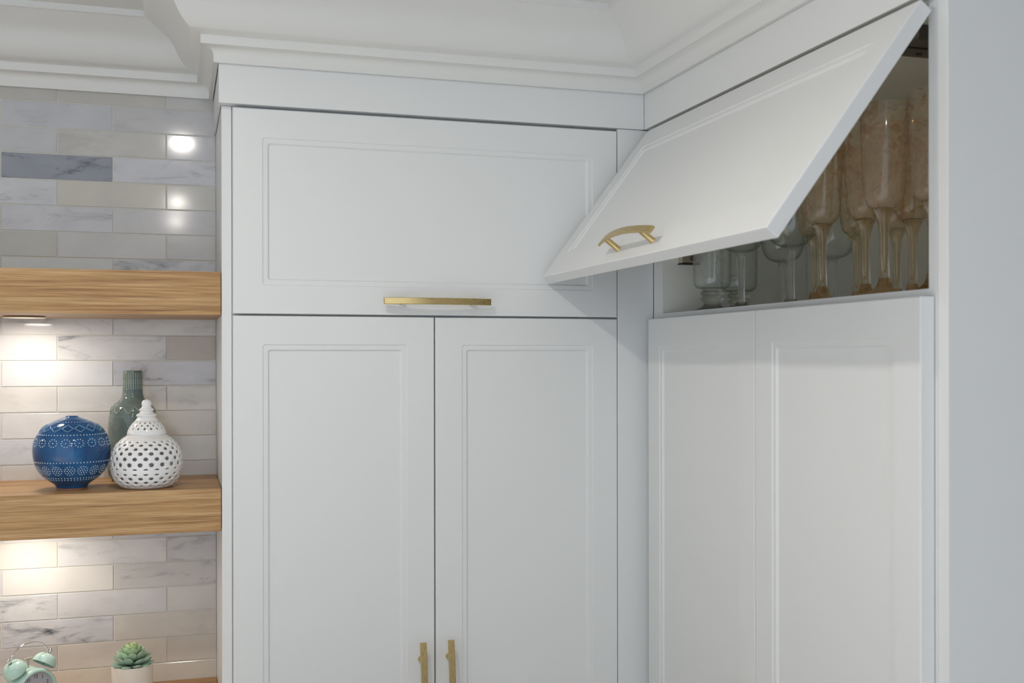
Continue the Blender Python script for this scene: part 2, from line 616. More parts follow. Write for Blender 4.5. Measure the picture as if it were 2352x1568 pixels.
# ------------------------------------------------------------------ cabinet doors and handles
def rrect(w, h, inset, y, r, seg=4):
    """rounded rectangle ring in the x-z plane, constant vertex count"""
    pts = []
    for cx, cz, a0 in ((w - inset - r, h - inset - r, 0), (inset + r, h - inset - r, 90), (inset + r, inset + r, 180), (w - inset - r, inset + r, 270)):
        for k in range(seg + 1):
            a = radians(a0 + 90 * k / seg)
            pts.append(Vector((cx + r * cos(a), y, cz + r * sin(a))))
    return pts


def panel_mesh(w, h, t=0.0194, frame=0.0488):
    bm = bmesh.new()
    rings = ring_bm(bm, [rrect(w, h, 0.0, t, 0.0012), rrect(w, h, 0.0, 0.0016, 0.0012), rrect(w, h, 0.0005, 0.0005, 0.0012), rrect(w, h, 0.0016, 0.0, 0.0012),
                         rrect(w, h, frame, 0.0, 0.0045), rrect(w, h, frame + 0.0006, 0.0006, 0.0042), rrect(w, h, frame + 0.0012, 0.0016, 0.0040),
                         rrect(w, h, frame + 0.0088, 0.0018, 0.0040), rrect(w, h, frame + 0.0096, 0.0026, 0.0038), rrect(w, h, frame + 0.0112, 0.0046, 0.0035), rrect(w, h, frame + 0.0122, 0.0050, 0.0035)])
    bm.faces.new(rings[-1])
    bm.faces.new(rings[0][::-1])
    bmesh.ops.recalc_face_normals(bm, faces=bm.faces)
    me = bpy.data.meshes.new('door_panel')
    bm.to_mesh(me)
    bm.free()
    me.materials.append(WHITE)
    return me


def handle_mesh():
    """bowed flat bar on two round posts; bar along x, door face at y=0"""
    bm = bmesh.new()
    L, n = 0.1925, 24
    rings = []
    for i in range(n + 1):
        s = -1 + 2 * i / n
        x = s * L / 2
        y = -0.0345 + 0.0115 * s * s
        nx, ny = -(0.023 * s) / (L / 2), -1.0
        l = math.hypot(nx, ny)
        nx, ny = nx / l, ny / l
        hz, th, c = 0.0058, 0.0046, 0.0007
        ring = []
        for a, z in ((0, -hz + c), (0, hz - c), (c, hz), (th - c, hz), (th, hz - c), (th, -hz + c), (th - c, -hz), (c, -hz)):
            ring.append(Vector((x - nx * a, y - ny * a, z)))
        rings.append(ring)
    rv = ring_bm(bm, rings)
    bm.faces.new(rv[0][::-1])
    bm.faces.new(rv[-1])
    for px in (-0.064, 0.064):
        s = px / (L / 2)
        y = -0.0345 + 0.0115 * s * s + 0.0040
        tube_bm(bm, [(px, 0.0, 0), (px, -0.001, 0), (px, y, 0)], [0.0052, 0.0046, 0.0046], 16)
    bmesh.ops.recalc_face_normals(bm, faces=bm.faces)
    me = bpy.data.meshes.new('handle')
    bm.to_mesh(me)
    bm.free()
    me.materials.append(BRASS)
    for p in me.polygons:
        p.use_smooth = True
    me.set_sharp_from_angle(angle=radians(35))
    return me


HANDLE = handle_mesh()
GAP = 0.0022

# ---- tall cabinet (faces the camera)
tall = empty('tall_cabinet', (0.35, 0.14, 0), 'wide white tall cabinet facing the camera with a closed lift door above two doors', 'cabinet')
T0 = Vector((0.35, 0.14, 0))


def tbox(name, x0, x1, y0, y1, z0, z1, material=WHITE, bev=0.0008):
    bm = bmesh.new()
    bbox(bm, x0 - T0.x, x1 - T0.x, y0 - T0.y, y1 - T0.y, z0, z1, bev)
    return bmobj(name, bm, material, tall)


tbox('carcass', -0.0010, 0.7012, 0.0205, 0.2700, 0.0, 2.1200)
tbox('side_panel', GX, -0.0014, 0.0170, 0.2700, 0.0, 2.0540)
tbox('filler_strip', 0.7014, 0.7745, 0.0010, 0.0230, 0.0, 2.0540)
fb = tbox('fascia_board', FX, XF, FY, 0.0225, 2.0545, 2.1225)
tbox('fascia_return', FX + 0.0006, GX - 0.0002, 0.0230, 0.2690, 2.0545, 2.1190)


def tdoor(name, x0, x1, z0, z1):
    return link(name, panel_mesh(x1 - x0, z1 - z0), None, tall, (x0 - T0.x, -T0.y, z0))


ld = tdoor('lift_door', 0.0, 0.70, 1.7000, 2.0493)
link('handle', HANDLE, None, ld, (0.3513, 0, 0.0240))['label'] = 'brushed brass bow handle'
d1 = tdoor('door', 0.0, 0.3482, 0.10, 1.6966)
link('handle', HANDLE, None, d1, (0.3230, 0, 1.0255 - 0.10), (0, pi / 2, 0))['label'] = 'brushed brass bow handle'
d2 = tdoor('door', 0.3504, 0.70, 0.10, 1.6966)
link('handle', HANDLE, None, d2, (0.0229, 0, 1.0265 - 0.10), (0, pi / 2, 0))['label'] = 'brushed brass bow handle'

# ---- right-hand cabinet (faces left), lift door open
right = empty('display_cabinet', (0.93, -0.42, 0), 'white cabinet on the right with its lift door propped open over rows of glasses', 'cabinet')
R0 = Vector((0.93, -0.42, 0))
XO = 0.7753
YR = -0.798


def rbox(name, x0, x1, y0, y1, z0, z1, material=WHITE, bev=0.0006):
    bm = bmesh.new()
    bbox(bm, x0 - R0.x, x1 - R0.x, y0 - R0.y, y1 - R0.y, z0, z1, bev)
    return bmobj(name, bm, material, right)


rbox('filler_strip', XO - 0.0002, XO + 0.018, -0.0216, 0.0012, 0.0, 2.0540)
rbox('side_panel', XO, 1.0795, -0.0405, -0.0220, 0.0, 2.0700, INTER)
rbox('side_panel', XO, 1.0795, YR - 0.0160, YR, 0.0, 2.0700, INTER)
rbox('end_panel', XO - 0.0008, 1.1190, -0.8330, YR - 0.0165, 0.0, 2.1230)
rbox('shelf_panel', XO + 0.0004, 1.0790, YR + 0.0003, -0.0408, 1.6885, 1.7065, INTER)
rbox('top_panel', XO + 0.0004, 1.0790, YR + 0.0003, -0.0408, 2.0500, 2.0680, INTER)
rbox('back_panel', 1.0800, 1.0960, YR - 0.0160, -0.0220, 0.0, 2.0700, INTER)
rbox('fascia_board', XF, XF + 0.0205, -0.8330, FY, 2.0540, 2.1225)
# pale edging on the carcass front, as the lacquered edge band
for nm, a in (('edge_band', (XO - 0.0006, XO, -0.0405, -0.0222, 0.3, 2.0530)), ('edge_band', (XO - 0.0006, XO, YR - 0.0160, YR, 0.3, 2.0530)), ('edge_band', (XO - 0.0006, XO + 0.0002, YR, -0.0405, 1.6885, 1.7065))):
    rbox(nm, *a, material=WHITE, bev=0.0)


def rdoor(name, y0, y1, z0, z1):
    return link(name, panel_mesh(y0 - y1, z1 - z0), None, right, (XF - R0.x, y0 - R0.y, z0), (0, 0, -pi / 2))


da = rdoor('door', -0.0209, -0.4165, 0.10, 1.6966)
link('handle', HANDLE, None, da, (0.3956 - 0.025, 0, 1.022 - 0.10), (0, pi / 2, 0))['label'] = 'brushed brass bow handle'
db = rdoor('door', -0.4187, -0.8093, 0.10, 1.6966)
link('handle', HANDLE, None, db, (0.025, 0, 1.022 - 0.10), (0, pi / 2, 0))['label'] = 'brushed brass bow handle'
LIFT_A, LIFT_L = 0.6419, 0.3459
me = panel_mesh(0.794, LIFT_L)
me.transform(Matrix.Translation((0, 0, -LIFT_L)))
lift = link('lift_door', me, None, right, (0.7527 - R0.x, -0.0185 - R0.y, 2.0486), (-LIFT_A, 0, -pi / 2))
lift['label'] = 'open lift door tilted outwards'
link('handle', HANDLE, None, lift, (0.3895, 0, -0.3216))['label'] = 'brushed brass bow handle'

# lift hardware inside
bm = bmesh.new()
bbox(bm, 0.806 - R0.x, 0.842 - R0.x, -0.0570 - R0.y, -0.0406 - R0.y, 1.8000, 1.8300, 0.001)
hw = bmobj('hinge_plate', bm, STEEL, right)
bm = bmesh.new()
tube_bm(bm, [(0.828 - R0.x, -0.0570 - R0.y, 1.8085), (0.828 - R0.x, -0.0590 - R0.y, 1.8085)], 0.0055, 18)
bmobj('screw', bm, GREYMETAL, hw)
bm = bmesh.new()
bbox(bm, 0.805 - R0.x, 0.843 - R0.x, -0.0580 - R0.y, -0.0408 - R0.y, 1.7975, 1.8000, 0.0004)
bmobj('gasket', bm, BLACK, hw)
bm = bmesh.new()
bbox(bm, 0.815 - R0.x, 1.020 - R0.x, -0.726 - R0.y, -0.652 - R0.y, 2.0300, 2.0498, 0.001)
lm = bmobj('lift_mechanism', bm, GREYMETAL, right)
bm = bmesh.new()
bbox(bm, 0.814 - R0.x, 1.021 - R0.x, -0.694 - R0.y, -0.690 - R0.y, 2.0285, 2.0300)
bmobj('slot', bm, BLACK, lm)
bm = bmesh.new()
tube_bm(bm, [(0.86 - R0.x, -0.668 - R0.y, 2.0300), (0.86 - R0.x, -0.668 - R0.y, 2.0285)], 0.004, 12)
bmobj('screw', bm, BLACK, lm)


# island and base unit added out of view: their pale tops throw light upwards
BOUNCE_WHITE = painted('bounce_white', (0.85, 0.83, 0.79), 0.3)
cnt = empty('bounce_cabinet', (-1.13, -0.05, 0), 'unseen white cabinet added below the oak shelves, its pale top bouncing light', 'cabinet')  # added out of view as a pale reflector under the shelves
box('carcass', -1.10, 1.108, -0.26, 0.318, 0.0, 0.86, WHITE, cnt, 0.002)
box('bounce_top', -1.12, 1.108, -0.30, 0.318, 0.86, 0.89, BOUNCE_WHITE, cnt, 0.003)
isl = empty('bounce_island', (-0.70, -1.10, 0), 'unseen white island added in front of the cabinets to bounce light upwards', 'island')
box('base', -1.20, 1.00, -0.42, 0.30, 0.0, 0.90, WHITE, isl, 0.002)
box('bounce_top', -1.25, 1.05, -0.46, 0.35, 0.90, 0.94, BOUNCE_WHITE, isl, 0.003)


# ------------------------------------------------------------------ oak shelves
def shelf(z0, z1, label):
    o = box('floating_shelf', -1.0, -0.0190, 0.0240, 0.2697, z0, z1, OAK, None, 0.0008, (-0.5, 0.15, z0))
    o['label'] = label
    o['category'] = 'shelf'
    o['group'] = 'floating oak shelves'
    return o


shelf(1.6981, 1.7716, 'upper floating oak shelf with nothing on it')
shelf(1.3293, 1.4020, 'middle floating oak shelf holding the three ceramic vessels')
shelf(0.9400, 1.0130, 'lowest floating oak shelf under the alarm clock and succulent')


def puck(loc, label):
    p = empty('puck_light', loc, label, 'light', 'under-shelf puck lights')
    lathe('ring', [(0.0300, 0.0), (0.0345, -0.0008), (0.0355, -0.0022), (0.0340, -0.0034), (0.0280, -0.0036), (0.0262, -0.0024), (0.0262, -0.0008)], STEEL, p, 40)
    lathe('lens', [(0.0, -0.0018), (0.015, -0.0019), (0.0262, -0.0012)], glow('puck_lens', (1.0, 0.93, 0.82), 5.0), p, 32)
    L = bpy.data.lights.new('puck_lamp', 'AREA')
    L.shape = 'DISK'
    L.size = 0.05
    L.energy = PUCK_WATTS
    L.color = (1.0, 0.92, 0.83)
    lo = bpy.data.objects.new('puck_lamp', L)
    COL.objects.link(lo)
    lo.parent = p
    lo.location = (0, 0, -0.008)
    return p


puck((-0.3455, 0.165, 1.6981), 'round lit puck light under the upper oak shelf')
puck((-0.80, 0.165, 1.6981), 'unseen left puck light added under the upper oak shelf to brighten the tiles')  # this and the next puck are added out of view as fill
puck((-0.80, 0.165, 1.3293), 'unseen left puck light added under the middle oak shelf to brighten the tiles')
puck((-0.3455, 0.165, 1.3293), 'round puck light hidden beneath the middle oak shelf, lighting the tiles')

# ------------------------------------------------------------------ ceiling downlights (room lamps, plus two added for bounce)
for (x, y, watts, rad, spread), lab in zip(DOWNLIGHTS, ('recessed ceiling downlight nearest the tall cabinet, mirrored brightest in the tiles', 'recessed ceiling downlight behind the camera, second in the row',
                                                'recessed ceiling downlight farthest from the cabinets',
                                                'unseen ceiling downlight added for bounce light, over the left end of the island', 'unseen ceiling downlight added for bounce light, behind the left end of the island')):
    p = empty('ceiling_light', (x, y, CEIL), lab, 'light')
    lathe('ring', [(0.030, 0.0), (0.052, -0.0008), (0.054, -0.003), (0.050, -0.005), (0.032, -0.004), (0.030, 0.0)], TRIMW, p, 36)
    lathe('lens', [(0.0, -0.0016), (0.030, -0.0014)], glow('downlight_lens', POT_WARM, rad), p, 32)
    L = bpy.data.lights.new('downlight_lamp', 'AREA')
    L.shape = 'DISK'
    L.size = 0.050
    L.spread = radians(spread)
    L.energy = watts
    L.color = POT_WARM
    lo = bpy.data.objects.new('downlight_lamp', L)
    COL.objects.link(lo)
    lo.parent = p
    lo.location = (0, 0, -0.007)


# ------------------------------------------------------------------ ceramics on the middle shelf
def interp(prof, h):
    for (r0, z0), (r1, z1) in zip(prof[:-1], prof[1:]):
        if z0 <= h <= z1:
            return r0 + (r1 - r0) * ((h - z0) / (z1 - z0) if z1 > z0 else 0)
    return prof[-1][0] if h > prof[-1][1] else prof[0][0]


def surf(prof, a, h, lift=0.0):
    e = 0.0008
    r = interp(prof, h)
    s = (interp(prof, h + e) - interp(prof, h - e)) / (2 * e)
    n = Vector((cos(a), sin(a), -s)).normalized()
    return Vector((r * cos(a), r * sin(a), h)) + n * lift, n


def dot(bm, p, n, rad, hgt):
    t = n.orthogonal().normalized()
    b = n.cross(t)
    base = [bm.verts.new(p - n * 0.0004 + rad * (cos(k * pi / 3) * t + sin(k * pi / 3) * b)) for k in range(6)]
    mid = [bm.verts.new(p + n * hgt * 0.75 + rad * 0.62 * (cos(k * pi / 3) * t + sin(k * pi / 3) * b)) for k in range(6)]
    top = bm.verts.new(p + n * hgt)
    for k in range(6):
        j = (k + 1) % 6
        bm.faces.new((base[k], base[j], mid[j], mid[k]))
        bm.faces.new((mid[k], mid[j], top))


def dots_row(bm, prof, h, n, rad, a0=0.0):
    for i in range(n):
        p, nn = surf(prof, a0 + 2 * pi * i / n, h)
        dot(bm, p, nn, rad, rad * 0.7)


def rosettes(bm, prof, h, n, R_, nd_, rad, a0=0.0, center=True, inner=None):
    r = interp(prof, h)
    for i in range(n):
        a = a0 + 2 * pi * i / n
        for (RR, cnt) in [(R_, nd_)] + ([inner] if inner else []):
            for k in range(cnt):
                b = 2 * pi * k / cnt
                p, nn = surf(prof, a + RR * cos(b) / r, h + RR * sin(b) * 0.9)
                dot(bm, p, nn, rad, rad * 0.7)
        if center:
            p, nn = surf(prof, a, h)
            dot(bm, p, nn, rad, rad * 0.7)


def stuff(o):
    o['kind'] = 'stuff'
    return o


K = 1 / 1345.0
BP = [(0, 0), (31, 0), (32.6, 1.5), (33.0, 4), (36.5, 10), (44, 16), (57, 25), (72, 42), (81, 64), (84.2, 88), (82, 108), (78, 120), (68, 135), (54, 147.5), (36, 157), (21, 162.5), (14.5, 165), (13, 167)]
BP = [(r * K, z * K) for r, z in BP]
bprof = [BP[0]] + catmull(BP[1:], 5)
blue = empty('round_vase', (-0.2629, 0.100, 1.402), 'round blue glazed vase with raised white dots on the oak shelf', 'vase')
lathe('body', bprof + [(0.0075, 0.1240), (0.006, 0.118), (0.020, 0.108)], BLUEG, blue, 72, smooth=60)
lathe('foot_ring', [(0.0215, 0.0002), (0.0245, 0.0), (0.0249, 0.0020), (0.0240, 0.0030)], CLAY, blue, 48)
sp = bprof[1:]
bm = bmesh.new()
for h, n in ((127, 66), (65.5, 70), (29.5, 58), (25, 54)):
    dots_row(bm, sp, h * K, n, 0.0013)
dots_row(bm, sp, 154.5 * K, 42, 0.0011)
rosettes(bm, sp, 109.5 * K, 18, 0.0070, 10, 0.00125, 0.1, True)
rosettes(bm, sp, 47 * K, 17, 0.0078, 12, 0.0012, 0.3, True, (0.0040, 6))
stuff(bmobj('dot_relief', bm, BLUEDOT, blue, None, None, 60))
bm = bmesh.new()
nz = 15
for i in range(nz):
    a = 2 * pi * i / nz + 0.05
    w = pi / nz * 0.92
    r_ = [(-w, 0), (0, 7.2), (w, 0), (0, -7.2)]
    pts = []
    for q in range(4):
        for f in range(4):
            t = f / 4
            da, dh = r_[q][0] * (1 - t) + r_[(q + 1) % 4][0] * t, r_[q][1] * (1 - t) + r_[(q + 1) % 4][1] * t
            pts.append(surf(sp, a + da, (141 + dh) * K, 0.0002)[0])
    tube_bm(bm, pts + [pts[0]], 0.0008, 6, False)
bmobj('diamond_relief', bm, BLUERIM, blue, None, None, 60)

K2 = 1 / 1290.0
GP = [(0, 0), (44, 0), (47, 2), (54, 13), (57.3, 26), (57.5, 45), (56.5, 70), (55, 105), (54, 135), (52.5, 152), (49.5, 166), (43, 177), (33, 185.5), (26, 194), (23.5, 203), (22.3, 215), (21.6, 232), (21.8, 246), (21.0, 256), (20.6, 258)]
GP = [(r * K2, z * K2) for r, z in GP]
gprof = [GP[0]] + catmull(GP[1:], 5)
gb = empty('bottle_vase', (-0.1685, 0.2130, 1.402), 'tall grey-green ceramic bottle vase standing behind the white pierced jar', 'vase')
lathe('body', gprof + [(0.0150, 0.2000), (0.0135, 0.197), (0.0135, 0.160)], GREENG, gb, 64, smooth=60)
gs = gprof[1:]
bm = bmesh.new()
dots_row(bm, gs, 151 * K2, 44, 0.0011)
dots_row(bm, gs, 178 * K2, 40, 0.0008)
rosettes(bm, gs, 132 * K2, 10, 0.0085, 12, 0.0010, 0.2, False, (0.0048, 8))
rosettes(bm, gs, 70 * K2, 10, 0.0085, 12, 0.0010, 0.2, False, (0.0048, 8))
stuff(bmobj('dot_relief', bm, GREENDOT, gb, None, None, 60))
bm = bmesh.new()
nz = 11
pts = []
for i in range(nz * 8 + 1):
    f = (i % 8) / 8
    zz = 158 + 16 * (1 - abs(2 * f - 1))
    pts.append(surf(gs, 2 * pi * i / (nz * 8), zz * K2, 0.0003)[0])
tube_bm(bm, pts, 0.0009, 6, False)
bmobj('zigzag_relief', bm, GREENDOT, gb, None, None, 60)
bm = bmesh.new()
for h in (240, 225, 212):
    tube_bm(bm, [surf(gs, 2 * pi * i / 40, h * K2, 0.0)[0] for i in range(41)], 0.0007, 6, False)
bmobj('neck_band', bm, GREENDARK, gb, None, None, 60)
bm = bmesh.new()
for i in range(26):
    tube_bm(bm, [surf(gs, 2 * pi * i / 26, h * K2, 0.0)[0] for h in (214, 219, 224, 229, 234, 239, 246, 253)], 0.0007, 6)
bmobj('neck_ribs', bm, GREENDOT, gb, None, None, 60)


def pierced(bm, prof, rows, n, thick):
    """rows: (h0, h1, kind). Wall of cells with real holes; returns nothing, fills bm"""
    def vert(col, h, inner):
        a = pi * col / n
        p, nn = surf(prof, a, h)
        return p - nn * (thick if inner else 0.0)
    cache = {}

    def V(col, h, inner):
        key = (round(col * 100) % (200 * n), round(h * 1e6), inner)
        if key not in cache:
            cache[key] = bm.verts.new(vert(col, h, inner))
        return cache[key]
    for ri, (h0, h1, kind) in enumerate(rows):
        sft = ri % 2
        hm = (h0 + h1) / 2
        for c in range(n):
            c0 = 2 * c + sft
            if kind == 'none':
                for inner in (0, 1):
                    for q in (0, 1):
                        f = [V(c0 + q, h0, inner), V(c0 + q + 1, h0, inner), V(c0 + q + 1, h1, inner), V(c0 + q, h1, inner)]
                        bm.faces.new(f if not inner else f[::-1])
                continue
            hh = (h1 - h0) / 2
            if kind == 'di':
                D = [(0.0, -0.98), (0.58, 0.0), (0.0, 0.98), (-0.58, 0.0)]
            elif kind == 'sq':
                D = [(0.0, -0.60), (0.44, 0.0), (0.0, 0.60), (-0.44, 0.0)]
            elif kind == 'sm':
                D = [(0.0, -0.84), (0.44, 0.0), (0.0, 0.84), (-0.44, 0.0)]
            elif kind == 'tu':
                D = [(0.0, -0.70), (0.56, -0.62), (0.0, 0.86), (-0.56, -0.62)]
            else:
                D = [(0.0, -0.86), (0.56, 0.62), (0.0, 0.70), (-0.56, 0.62)]
            if kind == 'sq':
                D = [(-0.44, -0.78), (0.44, -0.78), (0.44, 0.78), (-0.44, 0.78)]
            loops = []
            for inner in (0, 1):
                dv = []
                for (dx, dh) in D:
                    dv.append(bm.verts.new(vert(c0 + 1 + dx, hm + dh * hh, inner)))
                loops.append(dv)
                BL, BM_, BR = V(c0, h0, inner), V(c0 + 1, h0, inner), V(c0 + 2, h0, inner)
                TL, TM, TR = V(c0, h1, inner), V(c0 + 1, h1, inner), V(c0 + 2, h1, inner)
                if kind == 'sq':
                    fs = [[BL, BM_, BR, dv[1], dv[0]], [BR, TR, dv[2], dv[1]], [TR, TM, TL, dv[3], dv[2]], [TL, BL, dv[0], dv[3]]]
                else:
                    fs = [[BL, BM_, dv[0], dv[3]], [BM_, BR, dv[1], dv[0]], [BR, TR, dv[1]], [TR, TM, dv[2], dv[1]], [TM, TL, dv[3], dv[2]], [TL, BL, dv[3]]]
                for f in fs:
                    bm.faces.new(f if not inner else f[::-1])
            for q in range(4):
                w = (q + 1) % 4
                bm.faces.new((loops[0][q], loops[0][w], loops[1][w], loops[1][q]))


def px(*ys):
    return [(1495 - y) / 5.058 / 1340.0 for y in ys]


WP = [(0, 1495), (50, 1495), (54, 1490), (60, 1470), (67, 1440), (73.5, 1390), (77, 1340), (79.5, 1270), (80, 1200), (79.5, 1130), (76.5, 1060), (70, 1000), (62, 955), (54, 918), (47, 895), (43, 880)]
WP = [(r / 1340.0, px(y)[0]) for r, y in WP]
wprof = catmull(WP[1:], 5)
jar = empty('pierced_jar', (-0.1412, 0.0850, 1.402), 'white pierced ceramic lidded jar at the front edge of the oak shelf', 'jar')
bm = bmesh.new()
ye = [1478, 1437, 1392, 1342, 1302, 1270, 1238, 1171, 1104, 1048, 999, 961, 931]
kinds = ['sm', 'di', 'sq', 'td', 'none', 'tu', 'sq', 'di', 'sq', 'di', 'sq', 'sm']
hs = px(*ye)
pierced(bm, wprof, [(hs[i], hs[i + 1], kinds[i]) for i in range(len(kinds))], 20, 0.0032)
body = bmobj('body', bm, CERAMW, jar, None, None, 180)
sub = body.modifiers.new('round', 'SUBSURF')
sub.levels = sub.render_levels = 1
lathe('base', [(0, 0.0)] + [(interp(wprof, h), h) for h in [0, 0.0008, 0.0015, 0.0022]] + [(interp(wprof, hs[0]), hs[0] + 0.0002), (interp(wprof, hs[0]) - 0.004, hs[0]), (0.03, 0.004), (0, 0.004)], CERAMW, jar, 64)
t0 = hs[-1] - 0.0003
lathe('shoulder', [(interp(wprof, t0) - 0.0032, t0)] + [(interp(wprof, t0 + (wprof[-1][1] - t0) * k / 8), t0 + (wprof[-1][1] - t0) * k / 8) for k in range(9)] + [(0.0285, wprof[-1][1] - 0.0005)], CERAMW, jar, 64)
LP = [(42, 881), (43.5, 876), (43.6, 866), (42.6, 845), (41.4, 826), (38, 790), (31.5, 745), (26, 715), (22.0, 690), (21.0, 678), (22.6, 664), (23.2, 652), (21.5, 640), (16.5, 625), (14.2, 612), (15.6, 600), (16.8, 588), (15.0, 576), (12.2, 566), (10.4, 552), (11.0, 530), (11.2, 512), (9.6, 490), (6.0, 474), (0.3, 468)]
LP = [(r / 1340.0, px(y)[0]) for r, y in LP]
lprof = catmull(LP, 4)
bm = bmesh.new()
lh = px(822, 783, 752, 724)
pierced(bm, lprof, [(lh[0], lh[1], 'sm'), (lh[1], lh[2], 'sm'), (lh[2], lh[3], 'sm')], 17, 0.0026)
lathe_bm(bm, [(interp(lprof, LP[0][1] + (lh[0] - LP[0][1]) * k / 8), LP[0][1] + (lh[0] - LP[0][1]) * k / 8) for k in range(9)] + [(interp(lprof, lh[0]) - 0.0026, lh[0])], 64)
lathe_bm(bm, [(interp(lprof, lh[3]) - 0.0026, lh[3])] + [(r, z) for r, z in lprof if z >= lh[3]], 48)
lid = bmobj('lid', bm, CERAMW, jar, None, None, 60)


# ------------------------------------------------------------------ alarm clock and succulent on the lowest shelf
SH3 = 1.013
ck = empty('alarm_clock', (-0.3312, 0.1120, SH3), 'mint green twin bell alarm clock on the lowest shelf', 'clock', None, (0, 0, radians(43)))
CZ = 0.0455                         # centre of the drum above the shelf
bm = bmesh.new()
prof = [(0.000, 0.0200), (0.0330, 0.0200), (0.0385, 0.0180), (0.0405, 0.0140), (0.0408, 0.0), (0.0408, -0.0150), (0.0398, -0.0185), (0.0375, -0.0205), (0.0352, -0.0205), (0.0342, -0.0190), (0.0340, -0.0150)]
lathe_bm(bm, prof, 56)
bmesh.ops.remove_doubles(bm, verts=bm.verts, dist=2e-5)
bmesh.ops.rotate(bm, verts=bm.verts, cent=(0, 0, 0), matrix=Matrix.Rotation(-pi / 2, 3, 'X'))
bmesh.ops.translate(bm, verts=bm.verts, vec=(0, 0, CZ))
bmobj('case', bm, MINT, ck, None, None, 40)
bm = bmesh.new()
lathe_bm(bm, [(0, -0.0150), (0.0340, -0.0150)], 48)
bmesh.ops.remove_doubles(bm, verts=bm.verts, dist=2e-5)
bmesh.ops.rotate(bm, verts=bm.verts, cent=(0, 0, 0), matrix=Matrix.Rotation(-pi / 2, 3, 'X'))
bmesh.ops.translate(bm, verts=bm.verts, vec=(0, 0, CZ))
dial = bmobj('dial', bm, DIAL, ck)
FYC = -0.0154                       # local y of the dial print (axis -z -> -y after rotation)
for n in range(1, 13):
    cu = bpy.data.curves.new('numeral', 'FONT')
    cu.body = str(n)
    cu.size = 0.0082
    cu.align_x = 'CENTER'
    cu.align_y = 'CENTER'
    cu.extrude = 0.0001
    tmp = bpy.data.objects.new('numeral_text', cu)
    me = bpy.data.meshes.new_from_object(tmp)
    bpy.data.objects.remove(tmp)
    a = pi / 2 - 2 * pi * n / 12
    link('numeral', me, INK, dial, (0.0268 * cos(a), FYC, CZ + 0.0268 * sin(a)), (pi / 2, 0, 0))
for nm, ln, a in (('hour_hand', 0.014, radians(145)), ('minute_hand', 0.021, radians(30))):
    bm = bmesh.new()
    tube_bm(bm, [(0, FYC - 0.001, CZ), (ln * cos(a) * .5, FYC - 0.001, CZ + ln * sin(a) * .5), (ln * cos(a), FYC - 0.001, CZ + ln * sin(a))], [0.0009, 0.0011, 0.0003], 6)
    bmobj(nm, bm, INK, dial)
for s in (-1, 1):
    ax = Vector((s * 0.56, 0, 0.83)).normalized()
    rt = Vector((0, 0, 1)).rotation_difference(ax).to_matrix()
    base = Vector((0, 0, CZ)) + ax * 0.0480
    bm = bmesh.new()
    bpf = [(0.0190, 0.0), (0.0201, 0.0003), (0.0201, 0.0016), (0.0194, 0.0062), (0.0176, 0.0106), (0.0148, 0.0142), (0.0110, 0.0168), (0.0060, 0.0184), (0, 0.0190)]
    lathe_bm(bm, bpf + [(0.0052, 0.0172), (0.0100, 0.0156), (0.0138, 0.0130), (0.0166, 0.0094), (0.0184, 0.0050), (0.0190, 0.0)], 40)
    bmesh.ops.remove_doubles(bm, verts=bm.verts, dist=2e-5)
    bmesh.ops.transform(bm, verts=bm.verts, matrix=Matrix.Translation(base) @ rt.to_4x4())
    bell = bmobj('bell', bm, MINT, ck, None, None, 50)
    bm = bmesh.new()
    lathe_bm(bm, [(0, -0.0075), (0.0017, -0.0075), (0.0017, 0.0150), (0.0017, 0.0195), (0.0026, 0.0200), (0.0020, 0.0222), (0.0030, 0.0240), (0.0032, 0.0260), (0.0020, 0.0280), (0, 0.0286)], 16)
    bmesh.ops.remove_doubles(bm, verts=bm.verts, dist=2e-5)
    bmesh.ops.transform(bm, verts=bm.verts, matrix=Matrix.Translation(base) @ rt.to_4x4())
    bmobj('bell_post', bm, CHROME, bell, None, None, 50)
bm = bmesh.new()
pts = []
for i in range(19):
    a = pi * i / 18
    pts.append((-0.0355 * cos(a), 0.0, CZ + 0.0580 + 0.0245 * sin(a)))
tube_bm(bm, pts, 0.0012, 10)
bmobj('carry_handle', bm, CHROME, ck, None, None, 60)
bm = bmesh.new()
tube_bm(bm, [(0, 0.004, CZ + 0.0395), (0, 0.004, CZ + 0.0530)], 0.0010, 8)
bbox(bm, -0.0075, 0.0075, 0.0025, 0.0055, CZ + 0.0530, CZ + 0.0562, 0.0005)
bmobj('hammer', bm, STEEL, ck)
for s in (-1, 1):
    bm = bmesh.new()
    tube_bm(bm, [(s * 0.030, 0, 0.0005), (s * 0.030, 0, 0.003), (s * 0.0235, 0, CZ - 0.033)], [0.0036, 0.0030, 0.0022], 10)
    bmobj('foot', bm, CHROME, ck, None, None, 50)

sc = empty('potted_succulent', (-0.1666, 0.1150, SH3), 'small green succulent in a cream pot on the lowest shelf', 'plant')
PH = 0.0775
lathe('pot', [(0, 0.0), (0.0300, 0.0), (0.0318, 0.002), (0.0343, 0.040), (0.0345, PH - 0.002), (0.0341, PH), (0.0326, PH), (0.0322, PH - 0.002), (0.0320, PH - 0.012)], POT, sc, 56)
bm = bmesh.new()
for i in range(70):
    a, r = random.uniform(0, 2 * pi), 0.031 * math.sqrt(random.random())
    g = bmesh.ops.create_icosphere(bm, subdivisions=1, radius=random.uniform(0.0018, 0.0034))
    bmesh.ops.translate(bm, verts=g['verts'], vec=(r * cos(a), r * sin(a), PH - 0.0060 + random.uniform(-0.001, 0.0012)))
lathe_bm(bm, [(0, PH - 0.0075), (0.0318, PH - 0.0075)], 24)
stuff(bmobj('soil', bm, SOIL, sc))


